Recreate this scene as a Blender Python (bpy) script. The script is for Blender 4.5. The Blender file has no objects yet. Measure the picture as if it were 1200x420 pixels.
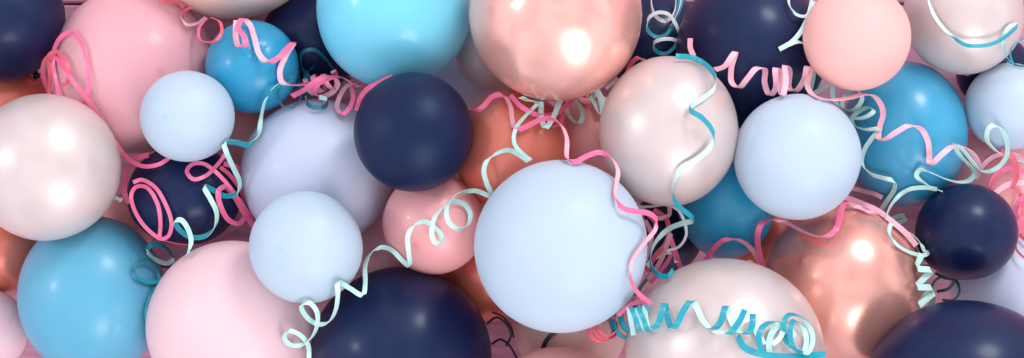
import bpy, math, random
from mathutils import Vector, Matrix, noise

# ------------------------------------------------------------------ basics
# Layout units: one unit = 1.5 mm at floor level; x right, y down (as seen from above), z up.
S = 0.0015
H = 2667.0                       # camera height above the floor (4 m)
scene = bpy.context.scene
col = scene.collection

def W3(px, py, z):
    """point seen at (px,py) from above, standing at height z -> metres"""
    f = (H - z) / H
    return Vector(((px - 600) * f * S, -(py - 210) * f * S, z * S))

def lin(r, g, b):
    def c(v):
        v /= 255.0
        return v / 12.92 if v <= 0.04045 else ((v + 0.055) / 1.055) ** 2.4
    return (c(r), c(g), c(b), 1.0)

# ------------------------------------------------------------------ materials
def latex(name, rgb, crown=None, rough=0.3, spec=0.5, coat=0.0, metal=0.0, sss=0.0, vary=0.04, coat_rough=0.08, wob=0.0, trans=0.0, tint=None):
    m = bpy.data.materials.new(name); m.use_nodes = True
    nt = m.node_tree; N = nt.nodes; L = nt.links
    b = N['Principled BSDF']
    base = lin(*rgb)
    cr = lin(*crown) if crown else tuple(c * 0.72 for c in base[:3]) + (1.0,)
    at = N.new('ShaderNodeAttribute'); at.attribute_name = 'thick'
    mix = N.new('ShaderNodeMixRGB'); mix.inputs[1].default_value = base; mix.inputs[2].default_value = cr
    L.new(at.outputs['Fac'], mix.inputs[0])
    tc = N.new('ShaderNodeTexCoord')
    nz = N.new('ShaderNodeTexNoise'); nz.inputs['Scale'].default_value = 9; nz.inputs['Detail'].default_value = 5
    L.new(tc.outputs['Object'], nz.inputs['Vector'])
    hsv = N.new('ShaderNodeHueSaturation')
    mr = N.new('ShaderNodeMapRange'); mr.inputs[3].default_value = 1 - vary; mr.inputs[4].default_value = 1 + vary
    mr.inputs[1].default_value = 0.3; mr.inputs[2].default_value = 0.7
    L.new(nz.outputs['Fac'], mr.inputs[0]); L.new(mr.outputs[0], hsv.inputs['Value'])
    L.new(mix.outputs[0], hsv.inputs['Color']); L.new(hsv.outputs[0], b.inputs['Base Color'])
    n2 = N.new('ShaderNodeTexNoise'); n2.inputs['Scale'].default_value = 18; n2.inputs['Detail'].default_value = 3
    L.new(tc.outputs['Object'], n2.inputs['Vector'])
    r = N.new('ShaderNodeMapRange'); r.inputs[1].default_value = 0.3; r.inputs[2].default_value = 0.7
    r.inputs[3].default_value = rough * 0.95; r.inputs[4].default_value = rough * 1.06
    L.new(n2.outputs['Fac'], r.inputs[0]); L.new(r.outputs[0], b.inputs['Roughness'])
    b.inputs['Metallic'].default_value = metal
    b.inputs['Specular IOR Level'].default_value = spec
    b.inputs['Coat Weight'].default_value = coat
    if tint: b.inputs['Specular Tint'].default_value = tint
    b.inputs['Coat Roughness'].default_value = coat_rough
    if sss:
        b.inputs['Subsurface Weight'].default_value = sss
        b.inputs['Subsurface Radius'].default_value = (1.0, 0.5, 0.45)
        b.inputs['Subsurface Scale'].default_value = 0.02
    bp = N.new('ShaderNodeBump'); bp.inputs['Strength'].default_value = 0.7 * wob if wob else 0.25
    n3 = N.new('ShaderNodeTexNoise'); n3.inputs['Scale'].default_value = 5.5 if wob else 14; n3.inputs['Detail'].default_value = 0 if wob else 2
    bp.inputs['Distance'].default_value = 0.05 if wob else 0.0012
    L.new(tc.outputs['Object'], n3.inputs['Vector']); L.new(n3.outputs['Fac'], bp.inputs['Height'])
    L.new(bp.outputs[0], b.inputs['Normal'])
    if not wob: L.new(bp.outputs[0], b.inputs['Coat Normal'])
    if trans:                                                # thin rubber: light soaks through the skin and fills the inside
        tr = N.new('ShaderNodeBsdfTranslucent'); lt = N.new('ShaderNodeMixRGB'); lt.inputs[0].default_value = 0.45; lt.inputs[2].default_value = (1, 1, 1, 1)
        L.new(hsv.outputs[0], lt.inputs[1]); L.new(lt.outputs[0], tr.inputs['Color'])
        mx = N.new('ShaderNodeMixShader'); mx.inputs[0].default_value = trans
        L.new(b.outputs[0], mx.inputs[1]); L.new(tr.outputs[0], mx.inputs[2])
        L.new(mx.outputs[0], N['Material Output'].inputs['Surface'])
    return m

M = {
 'navy':   latex('navy_latex', (9, 18, 60), (6, 12, 42), rough=0.5, spec=0.36, coat=0.25, coat_rough=0.24, tint=(0.45, 0.68, 1, 1)),
 'navymat':latex('matt_navy_latex', (9, 18, 56), (8, 14, 44), rough=0.48, spec=0.42, tint=(0.5, 0.7, 1, 1)),
 'cyan':   latex('sky_blue_latex', (122, 218, 242), (84, 195, 228), rough=0.34, coat=0.3, coat_rough=0.14, trans=0.15),
 'blue':   latex('mid_blue_latex', (34, 158, 200), (18, 118, 165), rough=0.38, coat=0.22, coat_rough=0.18, trans=0.15),
 'blue3':  latex('azure_latex', (60, 166, 206), (30, 120, 168), rough=0.36, coat=0.3, coat_rough=0.2, trans=0.15),
 'blue2':  latex('soft_blue_latex', (94, 178, 208), (46, 128, 170), rough=0.38, coat=0.22, coat_rough=0.2, trans=0.15),
 'pale':   latex('pale_blue_latex', (194, 214, 229), (176, 202, 222), rough=0.45, spec=0.35, trans=0.15, vary=0.015),
 'palegl': latex('glossy_lavender_white_latex', (204, 212, 234), (190, 202, 228), rough=0.45, coat=0.04, trans=0.15, vary=0.02),
 'pearl':  latex('pearl_latex', (228, 212, 207), (220, 199, 191), trans=0.15, wob=0.4, rough=0.36, metal=0.32, coat=0.25, coat_rough=0.22, vary=0.025),
 'blushp': latex('blush_pearl_latex', (242, 208, 196), (236, 190, 178), rough=0.42, metal=0.1, trans=0.15, coat=0.2, coat_rough=0.2, vary=0.02),
 'pink':   latex('clear_pink_latex', (240, 178, 186), (226, 142, 158), rough=0.42, spec=0.35, coat=0.12, coat_rough=0.03, trans=0.15, vary=0.06),
 'ppink':  latex('pale_pink_latex', (246, 208, 212), (238, 178, 188), rough=0.45, coat=0.05, trans=0.15, vary=0.03),
 'rose':   latex('rose_pink_latex', (253, 180, 180), (240, 132, 122), rough=0.4, coat=0.12, trans=0.15),
 'peach':  latex('peach_latex', (252, 194, 186), (248, 178, 170), rough=0.5, spec=0.3, trans=0.15, vary=0.015),
 'gold':   latex('rose_gold_latex', (252, 182, 166), (242, 126, 98), trans=0.08, rough=0.26, metal=0.58, coat=0.15, coat_rough=0.15, vary=0.05, wob=0.8),
 'gold2':  latex('light_rose_gold_latex', (252, 190, 176), (242, 146, 118), trans=0.08, rough=0.25, metal=0.52, coat=0.2, coat_rough=0.12, vary=0.05, wob=1),
 'copper': latex('copper_latex', (236, 130, 108), (200, 90, 68), trans=0.1, rough=0.33, metal=0.4, coat=0.3, coat_rough=0.2, vary=0.05),
}

def ribbon_mat(name, rgb, rough=0.3, metal=0.0):
    m = bpy.data.materials.new(name); m.use_nodes = True
    nt = m.node_tree; N = nt.nodes; L = nt.links; b = N['Principled BSDF']
    uv = N.new('ShaderNodeAttribute'); uv.attribute_name = 'across'   # fine ribs run along the ribbon
    wv = N.new('ShaderNodeMath'); wv.operation = 'SINE'
    ml = N.new('ShaderNodeMath'); ml.operation = 'MULTIPLY'; ml.inputs[1].default_value = 26
    L.new(uv.outputs['Fac'], ml.inputs[0]); L.new(ml.outputs[0], wv.inputs[0])
    tc = N.new('ShaderNodeTexCoord'); nz = N.new('ShaderNodeTexNoise'); nz.inputs['Scale'].default_value = 60
    L.new(tc.outputs['Object'], nz.inputs['Vector'])
    mr = N.new('ShaderNodeMapRange'); mr.inputs[3].default_value = 0.9; mr.inputs[4].default_value = 1.1
    L.new(nz.outputs['Fac'], mr.inputs[0])
    h = N.new('ShaderNodeHueSaturation'); h.inputs['Color'].default_value = lin(*rgb)
    L.new(mr.outputs[0], h.inputs['Value']); L.new(h.outputs[0], b.inputs['Base Color'])
    bp = N.new('ShaderNodeBump'); bp.inputs['Strength'].default_value = 0.35; bp.inputs['Distance'].default_value = 0.0006
    L.new(wv.outputs[0], bp.inputs['Height']); L.new(bp.outputs[0], b.inputs['Normal'])
    b.inputs['Roughness'].default_value = rough; b.inputs['Metallic'].default_value = metal
    b.inputs['Coat Weight'].default_value = 0.3; b.inputs['Coat Roughness'].default_value = 0.2
    return m
R = {
 'hot':   ribbon_mat('pink_ribbon_shiny_side', (248, 112, 156)),
 'palep': ribbon_mat('pink_ribbon_pale_side', (250, 186, 200), 0.45),
 'coral': ribbon_mat('coral_ribbon', (236, 100, 122)),
 'teal':  ribbon_mat('teal_ribbon_shiny_side', (12, 156, 174)),
 'dteal': ribbon_mat('dark_teal_ribbon', (10, 108, 120)),
 'mint':  ribbon_mat('mint_ribbon_pale_side', (196, 240, 230), 0.45),
 'mint2': ribbon_mat('mint_ribbon_inner_side', (206, 243, 232), 0.45),
 'white': ribbon_mat('white_ribbon_side', (235, 236, 240), 0.45),
 'dark':  ribbon_mat('dark_navy_ribbon', (22, 32, 52)),
 'green': ribbon_mat('dark_green_ribbon', (40, 112, 110)),
}

# ------------------------------------------------------------------ balloons: id, cx, cy, rx, ry, rank, material, label
B = [
 ('navyA',   -2, 20, 77, 77, 4, 'navy', 'dark navy balloon cut by the upper left corner of the pile'),
 ('pinkBig', 157, 83, 97, 97, 1, 'pink', 'large glossy pink balloon between the upper left navy balloon and a mid blue one'),
 ('blush',   272, -88, 110, 110, 4, 'blushp', 'blush pearl balloon above the mid blue balloon, cut by the top edge'),
 ('navyB',   366, 48, 60, 60, 0, 'navy', 'dark navy balloon sunk between the mid blue and the big sky blue balloons'),
 ('cyan',    462, 10, 91, 95, 3, 'cyan', 'big sky blue balloon at the top, left of the rose gold one'),
 ('blue6',   295.5, 78.5, 54.5, 54.5, 2, 'blue', 'small mid blue balloon with a pinched dent under a pink curl, below the blush balloon'),
 ('white7',  219.5, 136.5, 55.5, 53.5, 5, 'pale', 'small pale blue balloon lying on the large glossy pink balloon'),
 ('pearl8',  53, 196, 88, 86, 4, 'pearl', 'ivory pearl balloon at the left edge under the pink ribbon'),
 ('navy9',   216, 229, 67, 59, 1.5, 'navy', 'shiny navy balloon wrapped in pink and teal ribbon beside the ivory pearl balloon'),
 ('lav11',   371, 204, 89, 88, 1.6, 'palegl', 'large lavender white balloon under the matt navy balloon'),
 ('white12', 358.5, 290, 66.5, 66, 5, 'pale', 'pale blue balloon resting on the large pale pink balloon, lower left'),
 ('navy13',  484.5, 155, 70, 70, 6, 'navymat', 'matt navy balloon overlapping the bottom of the big sky blue balloon'),
 ('blue14',  108, 347, 86, 94, 1, 'blue2', 'large soft blue balloon at the lower left below the ivory pearl balloon'),
 ('cop15',   -4, 286, 58, 58, 0, 'copper', 'copper balloon at the left edge between the ivory pearl and soft blue balloons'),
 ('cop15b',  6, 118, 52, 46, 0, 'copper', 'copper balloon sunk between the corner navy balloon and the ivory pearl balloon'),
 ('pink16',  -21, 388, 53, 51, 2, 'ppink', 'pale pink balloon cut by the lower left corner beside the soft blue one'),
 ('pink17',  273, 383, 101, 101, 3, 'ppink', 'large pale pink balloon at the bottom left between blue and navy balloons'),
 ('navy18',  470, 419, 106.5, 106, 3.5, 'navy', 'large glossy navy balloon at the bottom with one broad white highlight'),
 ('rose19',  508.5, 262, 60, 60, 1, 'rose', 'small rose pink balloon under the mint curls below the matt navy balloon'),
 ('cop20',   600, 176, 69, 72, 1, 'copper', 'copper balloon beneath the large rose gold balloon, right of the matt navy one'),
 ('rose20',  696, 170, 56, 58, 0, 'rose', 'rose pink balloon sunk between the copper balloon and the central pearl balloon'),
 ('pearl21', 585, 55, 53, 53, 0, 'pearl', 'pearl balloon just showing between the sky blue and rose gold balloons'),
 ('gold22',  651, 17, 101.5, 101.5, 3, 'gold2', 'large shiny rose gold balloon at the top centre'),
 ('navy23',  768, 52, 62, 62, 0, 'navy', 'dark navy balloon behind the teal curls right of the top rose gold balloon'),
 ('navy24',  880, 60, 88, 92, 2, 'navy', 'big glossy navy balloon at the top behind the pink squiggle ribbon'),
 ('pearl25', 783.5, 154, 81.5, 88, 4, 'pearl', 'oval pearl balloon in the centre with teal ribbon zigzagging down it'),
 ('white26', 934.5, 184, 74.5, 74, 5, 'pale', 'pale blue balloon right of the oval pearl balloon, above the rose gold one'),
 ('peach27', 1004, 44, 63, 62.5, 5, 'peach', 'matt peach balloon at the top right between navy and pearl balloons'),
 ('pearl28', 1129, 17, 70, 71, 4, 'pearl', 'pearl balloon at the top right with one long mint and teal ribbon on it'),
 ('blue29',  1060, 157, 73, 85, 1, 'blue3', 'large mid blue balloon under the peach balloon crossed by a pink ribbon'),
 ('white30', 1183, 125, 52, 51, 3, 'pale', 'pale blue balloon at the right edge below the upper right pearl balloon'),
 ('navy31',  1165, 84, 44, 44, 0, 'navy', 'navy balloon barely showing under the upper right pearl balloon'),
 ('navy32',  1132.5, 272, 59.5, 56.5, 4, 'navy', 'small glossy navy balloon at the right above the lower right navy one'),
 ('gold33',  988, 336, 95, 98, 2, 'gold', 'large shiny rose gold balloon at the lower right beside the pearl one'),
 ('blue34',  851, 236, 58, 68, 1, 'blue', 'mid blue balloon with a dimple squeezed between two pearl balloons, centre right'),
 ('pearl35', 849, 415, 116, 112, 4, 'pearl', 'large pearl balloon at the bottom centre right under the teal spiral ribbon'),
 ('navy36',  1132, 458, 120, 106, 4, 'navy', 'large navy balloon cut by the lower right edge'),
 ('lav37',   1180, 335, 66, 62, 0, 'palegl', 'lavender white balloon between the two navy balloons at the right edge'),
 ('pink38',  656, 516, 109, 109, 4, 'peach', 'pale peach pink balloon whose top just shows at the bottom centre'),
 ('pink39',  668, 384, 66, 66, 0, 'blushp', 'blush balloon in shade under the large central pale balloon'),
 ('white10', 657, 289, 101.5, 101.5, 4, 'pale', 'largest pale blue balloon in the centre of the pile'),
 ('pink42',  1150, 214, 62, 62, 0, 'rose', 'rose pink balloon in shade above the small navy balloon on the right'),
 ('navy43',  777, 276, 46, 46, 0, 'navy', 'navy balloon buried behind pink ribbons below the oval pearl balloon'),
 ('pink46',  452, 296, 56, 56, 0, 'pink', 'dusky pink balloon buried left of the small rose pink balloon'),
 ('fill48',  292, 168, 44, 44, -1, 'rose', 'dusky rose balloon in shade between the small pale blue and lavender white balloons'),
 ('fill49',  150, 262, 34, 34, -1, 'rose', 'rose balloon deep in the gap right of the ivory pearl balloon'),
 ('fill50',  545, 96, 42, 42, -1, 'palegl', 'lavender balloon in shade between sky blue, matt navy and rose gold balloons'),
 ('fill51',  905, 292, 46, 46, -1, 'copper', 'copper balloon in shade under the lower right rose gold balloon'),
 ('cop47',   572, 322, 56, 56, 0, 'copper', 'copper balloon buried between the large navy and the central pale balloon'),
]
IDX = {b[0]: i for i, b in enumerate(B)}
LIFT = {'gold33': 50, 'navy32': 30, 'rose20': 60, 'pearl21': 30}      # these lie on balloons nobody sees
Z = [0.0] * len(B)
for it in range(6):
    order = sorted(range(len(B)), key=lambda i: B[i][5])
    newz = [0.0] * len(B)
    for n, i in enumerate(order):
        fi = (H - Z[i]) / H
        ri = (B[i][3] + B[i][4]) / 2 * fi
        z = ri + LIFT.get(B[i][0], 0)
        for j in order[:n]:
            fj = (H - newz[j]) / H
            rj = (B[j][3] + B[j][4]) / 2 * fj
            dx = (B[i][1] - 600) * fi - (B[j][1] - 600) * fj
            dy = (B[i][2] - 210) * fi - (B[j][2] - 210) * fj
            # elongated balloons: support radius along the line between the centres
            d = math.hypot(dx, dy)
            if d > 1e-6:
                ux, uy = dx / d, dy / d
                Ri = 1 / math.sqrt((ux / (B[i][3] * fi)) ** 2 + (uy / (B[i][4] * fi)) ** 2)
                Rj = 1 / math.sqrt((ux / (B[j][3] * fj)) ** 2 + (uy / (B[j][4] * fj)) ** 2)
            else: Ri, Rj = ri, rj
            sm = (Ri + Rj) * 0.965
            if d < sm: z = max(z, newz[j] + math.sqrt(sm * sm - d * d))
            elif d < sm * 1.06 and B[i][5] - B[j][5] >= 1: z = max(z, newz[j] + 12)
        newz[i] = z
    Z = newz
# low balloons ride up on unseen ones until they press against those above
for i in sorted(range(len(B)), key=lambda i: -B[i][5]):
    if B[i][5] >= 3: continue
    zm = 1e9
    for j in range(len(B)):
        if B[j][5] <= B[i][5] and not (B[j][5] == B[i][5] and Z[j] > Z[i]): continue
        fi, fj = (H - Z[i]) / H, (H - Z[j]) / H
        d = math.hypot((B[i][1] - 600) * fi - (B[j][1] - 600) * fj, (B[i][2] - 210) * fi - (B[j][2] - 210) * fj)
        sm = ((B[i][3] + B[i][4]) / 2 * fi + (B[j][3] + B[j][4]) / 2 * fj) * 0.965
        if d < sm: zm = min(zm, Z[j] - math.sqrt(sm * sm - d * d))
    if zm < 1e8 and zm > Z[i]: Z[i] += min(0.9 * (zm - Z[i]), 150)
RZ = [(b[3] + b[4]) / 2 * (H - Z[i]) / H for i, b in enumerate(B)]

def surf(px, py, skip=()):
    best = 0.0
    for i, b in enumerate(B):
        if b[0] in skip: continue
        f = (H - Z[i]) / H
        ax, ay, az = (px - 600) / H, (py - 210) / H, -1.0
        ox, oy, oz = -(b[1] - 600) * f, -(b[2] - 210) * f, H - Z[i]
        qx, qy, qz = b[3] * f, b[4] * f, RZ[i]
        A = (ax / qx) ** 2 + (ay / qy) ** 2 + (az / qz) ** 2
        Bq = 2 * (ax * ox / qx ** 2 + ay * oy / qy ** 2 + az * oz / qz ** 2)
        Cq = (ox / qx) ** 2 + (oy / qy) ** 2 + (oz / qz) ** 2 - 1
        D = Bq * Bq - 4 * A * Cq
        if D > 0:
            best = max(best, H - (-Bq - math.sqrt(D)) / (2 * A))
    return best

# crown direction (the thicker nipple opposite the knot), dents: (px, py, depth, width, folds)
CROWN = {'white7': (-0.33, 0.02), 'gold33': (-0.60, -0.34), 'rose19': (-0.32, 0.40), 'white12': (-0.35, 0.0), 'navy18': (0.05, -0.93),
         'pink16': (0.92, -0.3), 'pearl25': (0.2, -0.15), 'pinkBig': (0.45, 0.05)}
DENT = {'blue6': [(306, 66, 0.10, 0.34, 5)], 'blue34': [(853, 279, 0.05, 0.3, 4)], 'blue29': [(1048, 192, 0.035, 0.34, 5)],
        'pearl25': [(798, 150, 0.02, 0.25, 3)], 'rose19': [(525, 250, 0.035, 0.3, 3)], 'blue14': [(150, 372, 0.02, 0.3, 3)],
        'pinkBig': [(220, 28, 0.03, 0.3, 4)]}
rng = random.Random(7)

def smoothstep(a, b, x):
    t = max(0, min(1, (x - a) / (b - a))); return t * t * (3 - 2 * t)

def make_balloon(i):
    key, cx, cy, rx, ry, rank, mat, label = B[i]
    f = (H - Z[i]) / H
    r = Vector((rx * f * S, ry * f * S, RZ[i] * S))
    if key in CROWN:
        a, b = CROWN[key]; c = Vector((a, -b, math.sqrt(max(0.02, 1 - a * a - b * b))))
    else:
        an = rng.uniform(0, 6.283); c = Vector((math.cos(an) * 0.8, math.sin(an) * 0.8, 0.6))
    c.normalize()
    if c.z < 0.35: neckdir = Vector((-c.x, -c.y, -0.5)).normalized()
    else: neckdir = -c
    # keep the neck out of sight of the outline seen from above
    h = Vector((neckdir.x, neckdir.y, 0))
    if h.length > 0.78: 
        h = h.normalized() * 0.78; neckdir = Vector((h.x, h.y, -0.626)).normalized()
    q = (-neckdir).to_track_quat('Z', 'Y').to_matrix()      # +Z local = away from the neck
    root = bpy.data.objects.new('balloon', None); col.objects.link(root)
    root.location = W3(cx, cy, Z[i]); root.empty_display_size = 0.05
    root['label'] = label; root['category'] = 'balloon'; root['group'] = 'party balloons in the pile'
    NS, NR = 112, 72
    verts, thick = [], []
    dents = []
    for (dx, dy, dep, wd, nf) in DENT.get(key, []):
        a, b = (dx - cx) / rx, -(dy - cy) / ry
        d = Vector((a, b, math.sqrt(max(0, 1 - a * a - b * b))))
        e1 = d.cross(Vector((0, 0, 1)) if abs(d.z) < 0.9 else Vector((0, 1, 0))).normalized(); e2 = d.cross(e1)
        dents.append((d, e1, e2, dep, wd, nf))
    seed = rng.uniform(0, 100); nip = 1.0 if key in CROWN else 0.0
    for k in range(NR + 1):
        th = math.pi * k / NR
        for s in range(NS):
            ph = 2 * math.pi * s / NS
            d = Vector((math.sin(th) * math.cos(ph), math.sin(th) * math.sin(ph), math.cos(th)))
            rad = 1.0
            back = math.pi - th
            p = d.copy()
            if back < 0.5:                                   # draw down into the neck
                t = 1 - back / 0.5
                rho = max(math.sin(back), 0.0)
                zz = -math.cos(back) - 0.11 * t ** 2.2
                pl = 1 + 0.05 * t * t * math.sin(ph * 9 + 1.3) # gathers round the neck
                if back < 0.1: rho = 0.1 * 0.35 + rho * 0.65; zz -= 0.05 * (1 - back / 0.1)
                if k == NR: rho = 0.03
                p = Vector((rho * pl * math.cos(ph), rho * pl * math.sin(ph), zz))
            if nip and th < 0.09: p.z += 0.007 * (1 + math.cos(math.pi * th / 0.09)) / 2   # crown nipple
            w = q @ p
            wd0 = w.normalized()
            n = noise.noise(wd0 * 1.3 + Vector((seed, 0, 0))) * 0.010
            w *= 1 + n
            for (dd, e1, e2, dep, wd, nf) in dents:
                ang = wd0.angle(dd)
                if ang < wd * 2.5:
                    phi = math.atan2(wd0.dot(e2), wd0.dot(e1))
                    g = math.exp(-(ang / wd) ** 2)
                    rad = min(1, ang / (wd * 0.35))
                    crease = -abs(math.cos(phi * nf / 2 + 0.6 * math.sin(phi + seed))) ** 7
                    w *= 1 - dep * math.exp(-(ang / (wd * 0.45)) ** 2) * 0.45 + dep * 0.4 * g * crease * rad
            verts.append(Vector((w.x * r.x, w.y * r.y, w.z * r.z)))
            thick.append(max(0.8 * nip * math.exp(-(th / 0.06) ** 2), 0.2 * math.exp(-(th / 0.3) ** 2), 0.8 * math.exp(-(back / 0.3) ** 2)))
    faces = [(k * NS + s, k * NS + (s + 1) % NS, (k + 1) * NS + (s + 1) % NS, (k + 1) * NS + s) for k in range(NR) for s in range(NS)]
    faces = [tuple(reversed(x)) for x in faces]
    me = bpy.data.meshes.new('balloon_body'); me.from_pydata(verts, [], faces)
    at = me.attributes.new('thick', 'FLOAT', 'POINT'); at.data.foreach_set('value', thick)
    me.polygons.foreach_set('use_smooth', [True] * len(me.polygons)); me.materials.append(M[mat]); me.update()
    body = bpy.data.objects.new('body', me); col.objects.link(body); body.parent = root
    # knot: rolled bead and flared lip of the mouth
    prof = [(0.030, -1.15), (0.045, -1.158), (0.052, -1.17), (0.046, -1.184), (0.028, -1.192), (0.026, -1.20),
            (0.045, -1.215), (0.062, -1.235), (0.066, -1.243), (0.060, -1.245), (0.038, -1.222), (0.004, -1.205)]
    kv = []
    KS = 24
    for (rho, zz) in prof:
        for s in range(KS):
            ph = 2 * math.pi * s / KS
            wv = 1 + 0.10 * math.sin(3 * ph + seed) + 0.05 * math.sin(7 * ph)
            p = q @ Vector((rho * wv * math.cos(ph), rho * wv * math.sin(ph), zz + (0.01 * math.sin(2 * ph + seed) if rho > 0.05 else 0)))
            kv.append(Vector((p.x * r.x, p.y * r.y, p.z * r.z)))
    kf = [(k * KS + s, k * KS + (s + 1) % KS, (k + 1) * KS + (s + 1) % KS, (k + 1) * KS + s) for k in range(len(prof) - 1) for s in range(KS)]
    km = bpy.data.meshes.new('balloon_knot'); km.from_pydata(kv, [], kf)
    at = km.attributes.new('thick', 'FLOAT', 'POINT'); at.data.foreach_set('value', [1.0] * len(kv))
    km.polygons.foreach_set('use_smooth', [True] * len(km.polygons)); km.materials.append(M[mat]); km.update()
    knot = bpy.data.objects.new('knot', km); col.objects.link(knot); knot.parent = root
for i in range(len(B)): make_balloon(i)

# ------------------------------------------------------------------ ribbons
def catmull(P, step=2.0):
    """P: list of tuples (any dimension, first two are x,y) -> resampled list"""
    out = []
    n = len(P)
    for i in range(n - 1):
        p0 = P[i - 1] if i else tuple(2 * a - b for a, b in zip(P[0], P[1]))
        p1, p2 = P[i], P[i + 1]
        p3 = P[i + 2] if i + 2 < n else tuple(2 * a - b for a, b in zip(P[-1], P[-2]))
        def dist(a, b): return max(0.6, math.sqrt(sum((u - v) ** 2 for u, v in zip(a[:2], b[:2])))) ** 0.5
        t0 = 0; t1 = t0 + dist(p0, p1); t2 = t1 + dist(p1, p2); t3 = t2 + dist(p2, p3)
        L = math.hypot(p2[0] - p1[0], p2[1] - p1[1])
        m = max(2, int(L / step))
        for k in range(m):
            t = t1 + (t2 - t1) * k / m
            r = []
            for a, b, c, d in zip(p0, p1, p2, p3):
                A1 = (t1 - t) / (t1 - t0) * a + (t - t0) / (t1 - t0) * b
                A2 = (t2 - t) / (t2 - t1) * b + (t - t1) / (t2 - t1) * c
                A3 = (t3 - t) / (t3 - t2) * c + (t - t2) / (t3 - t2) * d
                B1 = (t2 - t) / (t2 - t0) * A1 + (t - t0) / (t2 - t0) * A2
                B2 = (t3 - t) / (t3 - t1) * A2 + (t - t1) / (t3 - t1) * A3
                r.append((t2 - t) / (t2 - t1) * B1 + (t - t1) / (t2 - t1) * B2)
            out.append(tuple(r))
    out.append(tuple(P[-1]))
    return out

def strip(C, Wv, w, front, back, label, name='curling_ribbon', thick=0.75, group=None, wprof=None):
    """C: centre points in metres, Wv: width vectors (unit), w: width in layout units"""
    n = len(C)
    verts, across = [], []
    NX = 4
    for i in range(n):
        T = (C[min(i + 1, n - 1)] - C[max(i - 1, 0)])
        if T.length < 1e-9: T = Vector((1, 0, 0))
        T.normalize()
        Wd = Wv[i]
        Nn = T.cross(Wd)
        if Nn.length < 1e-4: Nn = Vector((0, 0, 1))
        Nn.normalize()
        ww = w * (wprof(i / (n - 1)) if wprof else 1)
        for side in (0.5, -0.5):
            for k in range(NX + 1):
                a = k / NX - 0.5
                cup = (a * a - 0.08) * 0.10 * w                       # shallow curl across the width
                verts.append(C[i] + Wd * (a * ww * S) + Nn * ((side * thick + cup) * S))
                across.append(a + 0.5)
    row = 2 * (NX + 1)
    faces, mi = [], []
    for i in range(n - 1):
        for k in range(NX):
            a = i * row + k
            faces.append((a, a + 1, a + 1 + row, a + row)); mi.append(0)
            b = a + NX + 1
            faces.append((b, b + row, b + 1 + row, b + 1)); mi.append(1)
        a = i * row; b = a + NX + 1
        faces.append((a, a + row, b + row, b)); mi.append(1)
        a = i * row + NX; b = a + NX + 1
        faces.append((a, b, b + row, a + row)); mi.append(1)
    faces.append(tuple(range(NX + 1)) + tuple(range(row - 1, NX, -1))); mi.append(0)
    e = (n - 1) * row
    faces.append(tuple(e + k for k in range(NX, -1, -1)) + tuple(e + k for k in range(NX + 1, row))); mi.append(0)
    me = bpy.data.meshes.new(name); me.from_pydata(verts, [], faces)
    at = me.attributes.new('across', 'FLOAT', 'POINT'); at.data.foreach_set('value', across)
    me.materials.append(R[front]); me.materials.append(R[back])
    me.polygons.foreach_set('material_index', mi)
    me.polygons.foreach_set('use_smooth', [len(f) == 4 for f in faces]); me.update()
    me.set_sharp_from_angle(angle=math.radians(50))
    o = bpy.data.objects.new(name, me); col.objects.link(o)
    o['label'] = label; o['category'] = 'ribbon'; o['group'] = group or 'curled ribbons strewn over the balloons'
    return o

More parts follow.
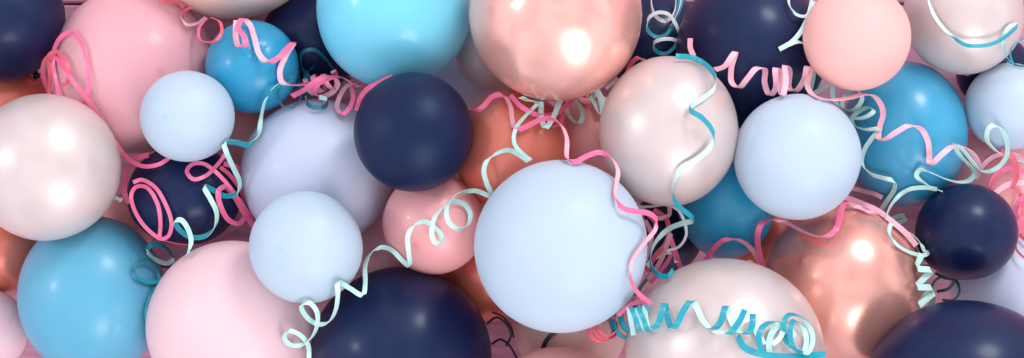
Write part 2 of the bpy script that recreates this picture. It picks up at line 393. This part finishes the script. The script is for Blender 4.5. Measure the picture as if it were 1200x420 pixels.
NRIB = 0
def ribbon(label, pts, W=None, w=6.5, mats=('hot', 'palep'), amp=9, under=(), flip=False, lift=4, slope=0.9, taper=False, zadd=0, solid=None):
    """pts: (x, y[, width angle in degrees]) seen from above. W None: the ribbon lies flat along its path.
    Front strands show mats[0], strands that turn behind show mats[1]."""
    global NRIB; NRIB += 1
    w *= 0.87
    P = []; ang = W if W is not None else 0
    for p in pts:
        if len(p) > 2: ang = p[2]
        P.append((float(p[0]), float(p[1]), float(ang), float(len(P))))
    Q = catmull(P, 1.6)
    n = len(Q)
    s = [0.0]
    for i in range(1, n): s.append(s[-1] + math.hypot(Q[i][0] - Q[i-1][0], Q[i][1] - Q[i-1][1]))
    T2, W2, cr = [], [], []
    for i in range(n):
        a, b = Q[max(i - 1, 0)], Q[min(i + 1, n - 1)]
        t = Vector((b[0] - a[0], b[1] - a[1]))
        if t.length < 1e-6: t = Vector((1, 0))
        t.normalize(); T2.append(t)
        if W is None: wv = Vector((t.y, -t.x))
        else: wv = Vector((math.cos(math.radians(Q[i][2])), math.sin(math.radians(Q[i][2]))))
        W2.append(wv); cr.append(t.x * wv.y - t.y * wv.x)
    # smooth the in/out swing of the curl
    def smooth(a, k):
        out = []
        for i in range(len(a)):
            lo, hi = max(0, i - k), min(len(a), i + k + 1)
            out.append(sum(a[lo:hi]) / (hi - lo))
        return out
    sw = smooth(smooth(cr, 3), 3) if W is not None else [0.0] * n
    if flip: sw = [-x for x in sw]
    raw = []
    for i in range(n):
        x, y = Q[i][0], Q[i][1]
        h = 0
        for a in (-0.5, 0, 0.5):
            h = max(h, surf(x + W2[i].x * w * a, y + W2[i].y * w * a, under))
        raw.append(h + lift)
    tent = list(raw)
    for i in range(1, n): tent[i] = max(tent[i], tent[i-1] - slope * (s[i] - s[i-1]))
    for i in range(n - 2, -1, -1): tent[i] = max(tent[i], tent[i+1] - slope * (s[i+1] - s[i]))
    sm = smooth(smooth(tent, 5), 5)
    z = [max(a, b) for a, b in zip(sm, raw)]
    z = smooth(z, 2)
    z = [max(a, b - 1) for a, b in zip(z, raw)]
    ph = NRIB * 1.7
    C = []; Wv = []
    for i in range(n):
        zz = z[i] + zadd + (amp * (1 + sw[i]) if W is not None else amp * 0.3 * (1 + math.sin(s[i] * 0.06 + ph)))
        C.append(W3(Q[i][0], Q[i][1], zz))
    for i in range(n):
        T = (C[min(i + 1, n - 1)] - C[max(i - 1, 0)])
        if T.length < 1e-9: T = Vector((1, 0, 0))
        T.normalize()
        wv = Vector((W2[i].x, -W2[i].y, 0))
        if W is None:                                           # lean a little so that light slides along it
            wv.z = 0.35 * math.sin(s[i] * 0.045 + ph)
        else:
            wv = wv - T * wv.dot(T) * 0.75
        Wv.append(wv.normalized())
    f, b = mats
    prof = (lambda t: min(1, 0.25 + 6 * t, 0.25 + 6 * (1 - t))) if taper else None
    # with T x W pointing up the front face (index 0) is seen; image y is flipped, so swap for positive cross
    sgn = -1 if W is None else -1
    if W is None: o = strip(C, Wv, w, f, b, label, wprof=prof)
    else: o = strip(C, Wv, w, (b if not flip else f), (f if not flip else b), label, wprof=prof)
    if solid:                                               # stretch where both sides are the same colour
        lo, hi, slot = solid
        for k, pl in enumerate(o.data.polygons):
            ci = Q[min(n - 1, pl.vertices[0] // 10)][3]
            if lo <= ci <= hi: pl.material_index = slot
    return o

def coil(label, p0, p1, z0, z1, R0, R1, turns, w=6, mats=('teal', 'mint'), phase=0, under=(), squash=1.0):
    """a tight spring of ribbon whose axis runs from p0 to p1, rising z0..z1 above what lies below"""
    base = surf(*p0, under) if under else max(surf(*p0), surf(*p1))
    a0 = W3(p0[0], p0[1], base + z0); a1 = W3(p1[0], p1[1], base + z1)
    ax = (a1 - a0); axn = ax.normalized()
    e1 = axn.cross(Vector((0, 0, 1)))
    if e1.length < 0.05: e1 = Vector((1, 0, 0))
    e1.normalize(); e2 = axn.cross(e1)
    n = int(turns * 44); C = []; Wv = []
    r2 = random.Random(len(label))
    for i in range(n + 1):
        t = i / n; th = phase + t * turns * 2 * math.pi
        rr = (R0 + (R1 - R0) * t) * (1 + 0.10 * math.sin(th * 0.61 + phase))
        C.append(a0 + ax * (t + 0.03 * math.sin(th * 0.37)) + (e1 * math.cos(th) + e2 * math.sin(th) * squash) * rr * S)
        Wv.append((axn + e1 * 0.25 * math.sin(th * 0.45)).normalized())
    return strip(C, Wv, w, mats[1], mats[0], label)

PK = ('hot', 'palep'); CO = ('coral', 'hot'); TM = ('teal', 'mint'); MM = ('mint', 'mint2')
# --- upper left
ribbon('long pink ribbon running from the ivory pearl balloon to the small pale blue balloon', [(60,114),(53,98),(50,80),(55,68),(65,68),(80,88),(98,112),(118,138),(134,165),(150,186),(168,195),(188,192),(204,180)], w=5.2, mats=('hot','palep'), under=('white7','pearl8'), zadd=3)
ribbon('tall pink ribbon loop lying on the large glossy pink balloon', [(70,112),(65,92),(62,66),(71,44),(84,38),(96,52),(103,80),(104,100),(98,122),(86,128)], w=5.5, under=('pearl8','navyA'))
ribbon('small inner pink ribbon loop by the corner navy balloon', [(58,112),(59,84),(57,66),(66,61),(76,72),(81,88),(78,99),(71,100)], w=5.5, mats=CO, under=('pearl8','navyA'), zadd=4)
ribbon('short coral ribbon end at the top edge over the glossy pink balloon', [(186,0),(198,2),(209,3),(216,9)], w=5, mats=CO, under=('blush',))
ribbon('coral ribbon curl hooked under the blush balloon', [(225,8),(215,14),(213,22),(219,29),(230,28),(241,21)], w=4, mats=('palep','coral'), W=60, under=('blush',), amp=4)
ribbon('thin coral ribbon ring left of the mid blue balloon', [(242,21),(233,34),(234,46),(243,50),(254,47),(260,36),(257,25),(248,21)], w=4, mats=CO, W=20, under=('blush',), amp=4)
ribbon('pink ribbon zigzag falling across the small mid blue balloon', [(277,24),(276,42),(280,55),(287,54),(286,43),(279,33),(284,22),(292,28),(298,44),(304,64),(314,73),(326,68),(336,57),(344,50),(335,66),(328,84),(331,97),(344,100),(364,97),(382,90),(394,90)], W=5, w=7, mats=('hot','palep'), under=('blush',), amp=9)
ribbon('pink ribbon bunch looping beside the sky blue balloon', [(342,113),(356,106),(374,93),(390,90),(396,98),(387,110),(372,113),(368,104),(380,94),(398,90),(412,97),(420,102)], W=20, w=7, under=('cyan',), amp=10, zadd=60, mats=('hot','palep'))
coil('pink ribbon curl cluster between the mid blue and the matt navy balloons', (358,104), (394,92), 58, 66, 11, 9, 3.3, w=6, mats=('hot','palep'), under=('cyan',), phase=2)
ribbon('pink ribbon hoop hanging over the top of the lavender white balloon', [(432,105),(420,99),(407,101),(398,114),(395,126),(400,134),(408,129),(414,115),(413,102),(424,99),(434,104)], W=10, w=6, under=('cyan','navy13'), amp=9)
ribbon('pink ribbon arc hugging the rim of the matt navy balloon', [(418,130),(421,117),(430,105),(444,97),(460,90)], w=6, under=('navy13',), zadd=2)
ribbon('teal ribbon loop rising beside the sky blue balloon', [(364,92),(353,78),(354,63),(366,58),(379,66),(391,82),(398,98),(392,108)], W=70, w=5, mats=('dteal','dteal'), under=('cyan',), amp=4)
coil('tangled teal ribbon coil left of the sky blue balloon', (352,100), (372,92), 8, 22, 17, 12, 3.4, w=6, mats=('dteal','teal'), under=('cyan','lav11'), phase=1)
ribbon('thin dark teal ribbon ring over the mid blue balloon edge', [(354,104),(352,116),(342,126),(331,124),(326,112),(329,99),(340,93)], w=2.2, mats=('dteal','dteal'), under=('cyan',))
ribbon('short dark teal ribbon band resting on the lavender white balloon', [(358,114),(360,122),(370,126),(382,124),(384,117),(374,114)], W=85, w=6, mats=('dteal','mint'), under=('cyan',), amp=4)
ribbon('teal and mint ribbon curling down from the blue balloon over the shiny navy one', [(340,97),(324,102),(312,116),(306,138),(302,160),(292,170),(276,167),(263,168),(266,180),(274,198),(281,214),(279,226),(264,230),(248,222),(239,219),(246,232),(254,250),(252,266),(240,277),(224,278),(211,270),(205,259),(212,258),(220,268),(224,284),(219,300)], W=123, w=6.5, mats=('mint','teal'), flip=False, under=('lav11',), amp=9)
# --- around the navy balloon on the left
ribbon('pink ribbon strand at the left rim of the ribbon wrapped navy balloon', [(174,182),(158,187),(149,200),(146,216),(147,230),(152,238)], w=6.5, under=('pearl8','white7'))
ribbon('wide double pink ribbon loop on the left half of the shiny navy balloon', [(156,214),(166,211),(182,220),(195,242),(201,262),(197,277),(189,280),(170,266),(157,245),(154,228),(160,219),(172,220),(184,238),(188,260),(187,278)], w=5, under=('pearl8',), zadd=2)
ribbon('thin coral ribbon line along the bottom of the shiny navy balloon', [(188,281),(208,286),(232,287),(258,282),(280,269)], w=2, mats=CO, under=('pink17',))
ribbon('pink ribbon loop crossing itself right of the small pale blue balloon', [(266,178),(255,193),(240,207),(226,210),(219,201),(225,193),(238,192),(252,201),(268,218),(284,240),(298,262),(306,276)], w=5, under=('white7','white12','lav11'), zadd=2)
ribbon('pink ribbon hoop at the right rim of the shiny navy balloon', [(262,192),(276,196),(287,208),(291,228),(290,246),(280,262),(268,258),(258,240),(256,224),(264,219),(274,230),(286,250),(300,270)], w=6.5, mats=('hot','coral'), under=('white12','lav11'))
ribbon('coral ribbon strand tucked beside the lavender white balloon', [(258,196),(270,206),(282,224),(288,240),(300,258)], w=5, mats=CO, under=('white12','lav11'))
ribbon('teal ribbon ring on top of the soft blue balloon', [(204,304),(196,309),(181,304),(172,294),(178,287),(190,288),(200,297),(205,309)], W=80, w=6, mats=('teal','mint'), under=('pink17',), amp=5)
ribbon('teal ribbon ring with a long tail going under the pale pink balloon', [(202,318),(188,329),(172,331),(160,325),(157,315),(165,305),(178,306),(185,316),(186,328),(177,345),(171,365),(173,390)], W=70, w=5, mats=('dteal','teal'), under=('pink17',), amp=4)
# --- long mint ribbon, centre left
ribbon('long mint ribbon curling from the bottom edge up to the copper balloon', [(362,424),(361,405),(352,393),(338,388),(333,395),(340,404),(355,404),(366,395),(372,380),(371,365),(362,355),(353,358),(358,370),(372,380),(385,378),(393,365),(396,345),(396,331),(410,338),(425,346),(428,332),(428,312),(434,297),(447,290),(460,294),(470,304),(480,312),(479,297),(478,277),(485,264),(498,260),(507,265),(517,276),(517,286),(509,284),(506,272),(509,256),(518,243),(530,236),(543,239),(551,250),(549,263),(539,269),(527,262),(523,248),(527,235),(540,226),(558,224),(576,230),(570,214),(567,200),(571,188),(582,180),(596,176),(606,180),(619,189)], W=-38, w=6, mats=('mint2','mint'), under=('white10','navy13'), amp=9)
ribbon('mint ribbon thread rising to the bow under the rose gold balloon', [(622,188),(612,180),(604,171),(602,162),(605,150),(614,138),(630,122)], W=-10, w=5, mats=MM, under=('gold22',), amp=4)
# --- pink ribbon centre
ribbon('long pink ribbon winding from the matt navy balloon down beside the central pale balloon', [(546,128,30),(556,131),(566,125),(578,113),(590,112),(598,125),(600,140),(604,152),(618,148,45),(632,141),(645,139),(657,146),(664,162),(665,187),(674,190),(688,183),(703,179),(716,185),(724,200),(722,216,60),(721,232),(730,244,90),(746,248),(762,251),(770,259),(767,270),(755,285),(742,303),(738,320),(742,335),(751,347),(763,356)], W=40, w=6.5, mats=PK, flip=False, under=('navy13',), amp=5)
# --- bow under rose gold
ribbon('mint ribbon fold hanging from under the top rose gold balloon', [(610,114),(622,119),(633,120),(634,136),(639,150),(648,138),(656,120),(662,110)], W=10, w=6.5, mats=MM, under=('gold22',), amp=5, zadd=6)
ribbon('mint ribbon loop under the top rose gold balloon', [(664,108),(663,122),(668,138),(678,145),(683,136),(678,122),(668,112)], W=10, w=6, mats=('mint','mint2'), under=('gold22',), amp=5, zadd=6)
ribbon('mint ribbon point between the rose gold and oval pearl balloons', [(690,108),(698,122),(706,134),(705,118),(698,104)], W=0, w=8, mats=MM, under=('gold22','pearl25'), amp=3, zadd=4)
ribbon('pink ribbon strand stretched behind the mint bow', [(598,112),(612,126),(634,136),(654,132),(668,120),(676,112)], w=6, mats=('hot','coral'), under=('gold22',))
ribbon('short coral ribbon drop in the middle of the mint bow', [(661,112),(660,128),(657,144),(646,149)], W=10, w=5, mats=('palep','coral'), under=('gold22',), amp=3)
ribbon('coral ribbon piece right of the mint loop under the rose gold balloon', [(674,116),(684,124),(694,122),(704,110)], w=5, mats=CO, under=('gold22','pearl25'))
ribbon('mint and pink ribbon arch at the upper left rim of the oval pearl balloon', [(735,88),(739,76),(748,68),(756,72),(760,82)], W=20, w=6, mats=('coral','mint'), under=('pearl25',), amp=3)
ribbon('small white ribbon end beside the rose gold balloon', [(710,104),(716,99),(724,92)], w=5, mats=('white','palep'), under=('pearl25','gold22'))
# --- teal, top centre
ribbon('teal ribbon ring cut by the top edge beside the rose gold balloon', [(766,-14),(763,4),(768,19),(780,25),(789,18),(792,2),(788,-12)], W=95, w=5, mats=('white','teal'), under=('gold22','navy24'), amp=9)
ribbon('chain of teal ribbon rings above the oval pearl balloon', [(799,-10),(797,8),(792,22),(780,41),(768,43),(759,35),(760,22),(771,15),(783,17),(791,27),(796,40),(792,53),(780,63),(769,60),(766,51),(773,47),(786,46),(797,50),(804,60)], W=95, w=4.8, mats=('white','teal'), under=('gold22','navy24','pearl25'), amp=8, zadd=10)
ribbon('broad teal ribbon end at the top edge left of the big navy balloon', [(800,-8),(796,8),(791,20)], w=7, mats=('teal','mint'), under=('navy24',), zadd=4)
ribbon('teal and mint ribbon zigzagging down the oval pearl balloon', [(792,66),(812,68),(828,77),(838,90),(837,103),(828,112),(812,123),(808,128),(822,138),(833,150),(837,161),(832,173),(818,186),(800,198),(793,208),(789,222),(790,234),(798,244),(813,258),(800,262),(785,268),(770,281),(763,295),(763,312),(771,322),(783,324),(789,317)], W=92, w=6.5, mats=('teal','mint2'), amp=6, under=())
# --- pink squiggle right
ribbon('short pink ribbon end standing at the top of the oval pearl balloon', [(809,45),(809,56),(813,66)], w=6.5, mats=('palep','hot'), under=())
ribbon('long pink ribbon squiggling from the oval pearl balloon over the mid blue one', [(838,82),(849,78),(857,67),(862,61),(857,80),(858,98),(866,103),(876,92),(887,80),(896,81),(896,97),(902,112),(909,104),(909,80),(914,84),(914,104),(917,112),(921,96),(920,77),(925,82),(925,104),(932,107),(942,94),(946,78),(949,84),(946,100),(952,111),(972,117),(995,115),(1010,111),(1023,112),(1032,122),(1035,134),(1031,148),(1030,164),(1038,163),(1052,154),(1067,147),(1080,152),(1087,165),(1089,178),(1090,193),(1104,181),(1118,171),(1131,174),(1142,183),(1147,196),(1142,210)], W=10, w=7, mats=('palep','palep'), under=('peach27',), amp=9)
# --- mint chains right
ribbon('mint ribbon hook between the big navy and peach balloons at the top', [(924,-8),(925,6),(933,17),(944,19),(951,10),(951,-8)], W=60, w=4, mats=MM, under=('peach27',), amp=5)
ribbon('mint ribbon strand slanting down over the big navy balloon', [(952,2),(947,20),(938,38),(927,50),(913,58)], w=6, mats=MM, under=('peach27',))
ribbon('long mint ribbon tumbling from the peach balloon down to the small navy balloon', [(922,53,30),(936,49),(947,55),(953,70),(953,90),(950,110),(960,106),(972,97),(981,89),(976,102),(977,116),(985,126),(998,130),(1008,122),(1010,112),(1002,106),(992,112),(987,122),(990,133),(1000,139),(1015,137),(1024,130),(1018,126),(1006,131),(998,140),(1002,148),(1014,152),(1030,152),(1022,162,50),(1013,176),(1010,192),(1020,204),(1035,209),(1048,213),(1048,222),(1038,238),(1031,250),(1036,261),(1050,262),(1062,256),(1058,253),(1044,258),(1040,266),(1048,271),(1065,274),(1078,284),(1084,296)], W=30, w=5.8, mats=('mint2','mint'), under=('peach27','white26','gold33'), amp=5)
ribbon('mint ribbon strand looping over the rose gold balloon rim', [(1092,290),(1084,299),(1066,296),(1050,286),(1042,273),(1044,262)], W=60, w=5.5, mats=MM, amp=4, under=('navy32',))
ribbon('mint ribbon curling from the right edge back to the mid blue balloon', [(1204,190),(1183,185),(1167,177),(1157,165),(1158,152),(1164,147),(1173,152),(1180,167),(1180,182),(1172,194),(1160,201),(1148,200),(1138,188),(1129,177),(1119,169),(1124,181),(1134,192),(1142,203),(1137,211),(1125,214),(1108,210),(1092,203),(1078,199),(1074,206),(1085,216),(1098,222),(1108,226)], W=25, w=6, mats=('mint2','mint'), under=('navy32',), amp=9)
ribbon('mint ribbon bridge below the mid blue balloon', [(1098,222),(1084,220),(1066,222),(1052,231),(1043,243),(1038,256)], W=100, w=5.5, mats=MM, amp=4)
ribbon('folded mint ribbon bundle left of the small glossy navy balloon', [(1080,298),(1075,314),(1091,317),(1083,326),(1075,336),(1092,338),(1084,348),(1077,358),(1095,344),(1092,356),(1085,364)], W=65, w=8, mats=('mint2','mint'), under=('navy36','navy32'), amp=5, zadd=6)
ribbon('thin dark green ribbon ring under the small glossy navy balloon', [(1090,340),(1097,328),(1110,324),(1121,330),(1124,343),(1117,352),(1104,352)], w=3.5, mats=('green','mint'), under=('navy32','navy36'), zadd=6)
ribbon('dark green ribbon wisp between the two right hand navy balloons', [(1096,320),(1108,326),(1118,328),(1112,338),(1098,342)], w=4, mats=('green','green'), under=('navy32','navy36'), zadd=10)
ribbon('mint ribbon turning teal across the upper right pearl balloon', [(1086,-8,20),(1090,8),(1098,24),(1110,38),(1124,49,60),(1132,53),(1147,54,100),(1164,51),(1180,42),(1192,30),(1184,31,50),(1177,40),(1175,54),(1179,66),(1188,76)], W=60, w=5, mats=('teal','mint2'), amp=4, taper=True)
ribbon('thin teal ribbon hair at the right edge beside the upper pearl balloon', [(1188,76),(1184,64),(1189,52),(1204,46)], w=2, mats=('teal','mint'))
ribbon('teal ribbon sliver on top of the right edge pale blue balloon', [(1180,72),(1192,77),(1204,78)], w=3, mats=('dteal','mint'))
# --- pink, lower right
ribbon('pink ribbon draped from the pearl balloon over the rose gold one', [(826,308),(836,292),(848,282),(860,280),(873,285),(884,296),(893,310),(889,292),(888,275),(893,262),(903,257),(920,261),(942,272),(960,278),(972,276),(981,266),(985,250),(991,237),(1005,243),(1020,249),(1031,251)], W=5, w=7, mats=('hot','palep'), flip=False, under=('white26','pearl35'), amp=5)
ribbon('pale pink ribbon laid over the top rim of the lower rose gold balloon', [(990,231),(1008,238),(1030,248),(1048,262),(1062,274),(1074,288)], w=7, mats=('palep','hot'), under=('white26','navy32'))
ribbon('pink ribbon band below the mid blue balloon beside the pale blue one', [(998,221),(1012,224),(1026,228),(1034,232)], w=6, mats=('palep','hot'), under=('white26',))
for lab, pts, ww, mt in [
 ('pink ribbon arc above the small glossy navy balloon at the right edge', [(1144,210),(1152,194),(1166,183),(1184,180),(1204,190)], 6, ('palep','hot')),
 ('wide pink ribbon strand fanning to the right edge above the small navy balloon', [(1160,220),(1166,206),(1182,197),(1204,202)], 7, ('hot','palep')),
 ('lowest pink ribbon strand of the fan above the small navy balloon', [(1164,228),(1180,217),(1204,214)], 7, ('palep','hot')),
 ('coral ribbon loop in the pink bunch at the right edge', [(1150,200),(1158,186),(1170,186),(1172,200),(1162,214),(1158,222)], 6, CO),
 ('pink ribbon strand behind the fan at the right edge', [(1174,176),(1188,186),(1192,204),(1186,222)], 6, ('coral','hot')),
 ('pink ribbon curl right of the small navy balloon', [(1204,226),(1193,238),(1191,254),(1204,268)], 6, ('hot','palep')),
 ('coral ribbon strand at the right edge beside the small navy balloon', [(1194,222),(1199,246),(1192,270),(1204,284)], 5, CO),
 ('thin pink ribbon bow right below the small navy balloon', [(1204,262),(1192,276),(1191,292),(1204,306)], 3, CO)]:
    ribbon(lab, pts, w=ww, mats=mt, under=('navy32',), zadd=5)
# --- tangle between the central pale balloon and the lower pearl balloon
G = 'tangled pink ribbons below the oval pearl balloon'
for lab, pts, ww, mt in [
 ('thin pale pink ribbon hoop below the oval pearl balloon', [(748,243),(764,242),(780,240),(794,246),(802,260),(804,276),(796,289),(782,294)], 3.5, ('white','palep')),
 ('pale pink ribbon strand at the top of the tangle under the oval pearl balloon', [(745,238),(756,248),(772,256),(784,252),(784,238)], 5.5, ('palep','coral')),
 ('coral ribbon strand falling through the tangle beside the blue balloon', [(766,246),(780,256),(784,270),(780,286),(768,300),(758,318)], 6, ('coral','hot')),
 ('pink ribbon spoke leaning right in the tangle above the lower pearl balloon', [(784,274),(790,292),(797,312),(802,326)], 6, ('hot','palep')),
 ('pink ribbon spoke leaning left in the tangle above the lower pearl balloon', [(786,274),(780,292),(772,310),(760,328)], 6, ('palep','coral')),
 ('white pink ribbon curl in the middle of the tangle', [(758,312),(768,302),(780,296),(790,297),(793,308)], 6, ('white','palep')),
 ('coral ribbon scrap against the rim of the central pale balloon', [(752,252),(757,266),(766,274),(768,262),(760,252)], 5, CO),
 ('pink ribbon scrap deep in the tangle by the central pale balloon', [(756,258),(764,276),(760,292),(757,306)], 5, ('palep','coral')),
 ('mauve pink ribbon strand low in the tangle', [(762,332),(774,318),(784,304),(790,288)], 5, ('hot','coral'))]:
    ribbon(lab, pts, w=ww, mats=mt, under=('pearl25','white10','pearl35'), zadd=60)
ribbon('dark teal ribbon strand slanting left between pale and pearl balloons', [(772,314),(760,325),(750,338),(740,353)], w=5, mats=('dteal','dteal'), under=('white10','pearl35'), zadd=40)
ribbon('pink ribbon pair slanting into the teal spiral', [(768,320),(756,334),(744,346),(728,360),(722,368)], w=6, mats=('palep','hot'), under=('white10','pearl35'), zadd=30)
ribbon('pink ribbon tail joining the teal spiral at the rim of the lower pearl balloon', [(724,370),(738,358),(750,354),(764,355)], w=5, mats=('hot','palep'), under=('white10',), zadd=8)
coil('tight teal ribbon spiral at the left end of the lower pearl balloon', (729,382), (746,374), 150, 172, 17, 14, 4.2, w=6, mats=('dteal','teal'), under=('pearl35','white10'), phase=0.5)
coil('open teal ribbon spiral loops at the upper left of the lower pearl balloon', (738,378), (762,371), 16, 16, 14.5, 13, 2.6, w=5, mats=('mint','teal'), phase=0.3)
coil('coral ribbon spiral tucked under the central pale balloon', (701,388), (713,382), 120, 140, 15, 11, 4.0, w=5.5, mats=('coral','coral'), under=('white10','pearl35','pink38'), phase=2)
ribbon('long teal and mint ribbon spiral lying across the lower pearl balloon', [(764,385),(770,382),(775,368),(779,356),(782,371),(787,385),(792,382),(800,366),(810,353),(816,360),(824,377),(834,386),(843,380),(851,359),(857,376),(865,389),(875,391),(881,383),(882,368),(885,385),(895,404)], W=5, w=7.5, mats=('teal','mint2'), amp=8, flip=False, solid=(2, 8, 1))
ribbon('teal ribbon strand crossing the spiral to form an x on the lower pearl balloon', [(873,363),(865,379),(853,391),(838,388)], W=5, w=7.5, mats=('teal','mint'), amp=8, flip=True, zadd=6)
ribbon('teal ribbon arch right of the x on the lower pearl balloon', [(893,412),(889,396),(894,383),(906,377),(914,380),(906,388),(901,402),(903,420)], W=5, w=7, mats=('teal','mint'), amp=9)
ribbon('mint ribbon scrap beside the teal arch', [(905,404),(914,396),(918,384),(916,378)], W=5, w=6, mats=('mint2','mint'), amp=4)
ribbon('pair of mint ribbon hoops at the right end of the spiral', [(924,380),(930,394),(921,392),(918,378),(925,369),(938,371),(950,386),(952,402),(944,415),(930,407),(926,390),(930,376),(940,382),(945,398),(942,414)], W=30, w=6, mats=('teal','mint'), amp=6, zadd=2)
ribbon('short teal ribbon curve before the mint hoops', [(919,376),(917,390),(925,404),(940,414)], W=10, w=6.5, mats=('mint','teal'), amp=4)
ribbon('broad teal ribbon band along the bottom edge over the lower pearl balloon', [(864,394),(871,406),(884,413),(902,417),(934,418),(968,415)], W=90, w=8, mats=('teal','mint'), amp=2)
# --- dark bits, bottom centre
ribbon('thin dark ribbon hook right of the large glossy navy balloon', [(570,380),(582,372),(593,379),(599,392),(593,406)], w=3, mats=('dark','green'), under=('navy18','white10'), zadd=10)
ribbon('second thin dark ribbon hook right of the large glossy navy balloon', [(577,366),(590,372),(599,384),(602,396)], w=2.5, mats=('dark','green'), under=('navy18','white10'), zadd=12)
ribbon('dark ribbon wisp at the bottom edge beside the large navy balloon', [(576,404),(586,398),(596,404),(606,420)], w=3, mats=('dark','green'), under=('navy18','white10'), zadd=8)
ribbon('short dark navy ribbon strip below the central pale balloon', [(652,388),(643,396),(638,404),(635,414)], w=6, mats=('dark','dark'), under=('white10','pink38'))

# ------------------------------------------------------------------ floor of painted boards
fm = bpy.data.materials.new('painted_boards'); fm.use_nodes = True
nt = fm.node_tree; N = nt.nodes; L = nt.links; b = N['Principled BSDF']
tc = N.new('ShaderNodeTexCoord'); mp = N.new('ShaderNodeMapping'); mp.inputs['Scale'].default_value = (2, 22, 2)
nz = N.new('ShaderNodeTexNoise'); nz.inputs['Scale'].default_value = 3; nz.inputs['Detail'].default_value = 8
L.new(tc.outputs['Object'], mp.inputs[0]); L.new(mp.outputs[0], nz.inputs['Vector'])
cr = N.new('ShaderNodeValToRGB'); cr.color_ramp.elements[0].color = lin(176, 118, 144); cr.color_ramp.elements[1].color = lin(212, 154, 174)
cr.color_ramp.elements[0].position = 0.3; cr.color_ramp.elements[1].position = 0.7
L.new(nz.outputs['Fac'], cr.inputs[0]); L.new(cr.outputs[0], b.inputs['Base Color']); b.inputs['Roughness'].default_value = 0.55
bp = N.new('ShaderNodeBump'); bp.inputs['Strength'].default_value = 0.4; bp.inputs['Distance'].default_value = 0.002
L.new(nz.outputs['Fac'], bp.inputs['Height']); L.new(bp.outputs[0], b.inputs['Normal'])
v, f = [], []
def box(x0, x1, y0, y1, z0, z1, c=0.0):
    k = len(v)
    v.extend([(x0, y0, z0), (x1, y0, z0), (x1, y1, z0), (x0, y1, z0),
              (x0, y0, z1 - c), (x1, y0, z1 - c), (x1, y1, z1 - c), (x0, y1, z1 - c),
              (x0 + c, y0 + c, z1), (x1 - c, y0 + c, z1), (x1 - c, y1 - c, z1), (x0 + c, y1 - c, z1)])
    for q in ((3, 2, 1, 0), (0, 1, 5, 4), (1, 2, 6, 5), (2, 3, 7, 6), (3, 0, 4, 7), (4, 5, 9, 8), (5, 6, 10, 9), (6, 7, 11, 10), (7, 4, 8, 11), (8, 9, 10, 11)):
        f.append(tuple(k + t for t in q))
y = 0.3075 - 0.23 * 7 + 0.002
while y < 1.4:
    box(-2.2, 2.2, y, y + 0.226, -0.02, 0.0, 0.003); y += 0.23
box(-2.25, 2.25, -1.45, 1.75, -0.05, -0.022)
me = bpy.data.meshes.new('floor'); me.from_pydata(v, [], f); me.materials.append(fm); me.update()
fl = bpy.data.objects.new('floor', me); col.objects.link(fl); fl['kind'] = 'structure'

# ------------------------------------------------------------------ studio light
w = bpy.data.worlds.new('World'); scene.world = w; w.use_nodes = True
bg = w.node_tree.nodes['Background']; bg.inputs[0].default_value = (0.84, 0.86, 1.0, 1); bg.inputs[1].default_value = 1.12
# soft bright and dim noise patches, added to the world for mottled metallic reflections
wn = w.node_tree.nodes; wl = w.node_tree.links
wt = wn.new('ShaderNodeTexCoord'); wz = wn.new('ShaderNodeTexNoise'); wz.inputs['Scale'].default_value = 2.3; wz.inputs['Detail'].default_value = 1.5
wl.new(wt.outputs['Generated'], wz.inputs['Vector'])
wr = wn.new('ShaderNodeValToRGB'); wr.color_ramp.elements[0].position = 0.40; wr.color_ramp.elements[1].position = 0.62
wr.color_ramp.elements[0].color = (0.54, 0.54, 0.64, 1); wr.color_ramp.elements[1].color = (1.27, 1.29, 1.42, 1)
wl.new(wz.outputs['Fac'], wr.inputs[0]); wl.new(wr.outputs[0], bg.inputs[0])

def area(name, d, dist, size, power, color):
    l = bpy.data.lights.new(name, 'AREA'); l.shape = 'DISK'; l.size = size; l.energy = power; l.color = color
    o = bpy.data.objects.new(name, l); col.objects.link(o)
    d = Vector(d).normalized(); o.location = d * dist + Vector((0, 0, 0.3))
    o.rotation_euler = d.to_track_quat('Z', 'Y').to_euler()
    return o
area('softbox_key', (0.43, 0.745, 0.52), 5.0, 1.5, 118, (1.0, 0.955, 0.93))
area('spot_left', (-0.84, 0.17, 0.5), 5.0, 0.5, 32, (1.0, 0.97, 0.97))
area('softbox_low', (0.34, -0.70, 0.62), 5.0, 2.2, 88, (1.0, 0.93, 0.92))

cam = bpy.data.cameras.new('camera'); co = bpy.data.objects.new('camera', cam); col.objects.link(co)
co.location = (0, 0, H * S); co.rotation_euler = (0, 0, 0)
cam.sensor_width = 36; cam.lens = 36 * H / 1200; cam.clip_end = 100
scene.camera = co
vs = scene.view_settings; vs.view_transform = 'Standard'; vs.look = 'None'; vs.gamma = 1; vs.exposure = 0; vs.use_curve_mapping = False
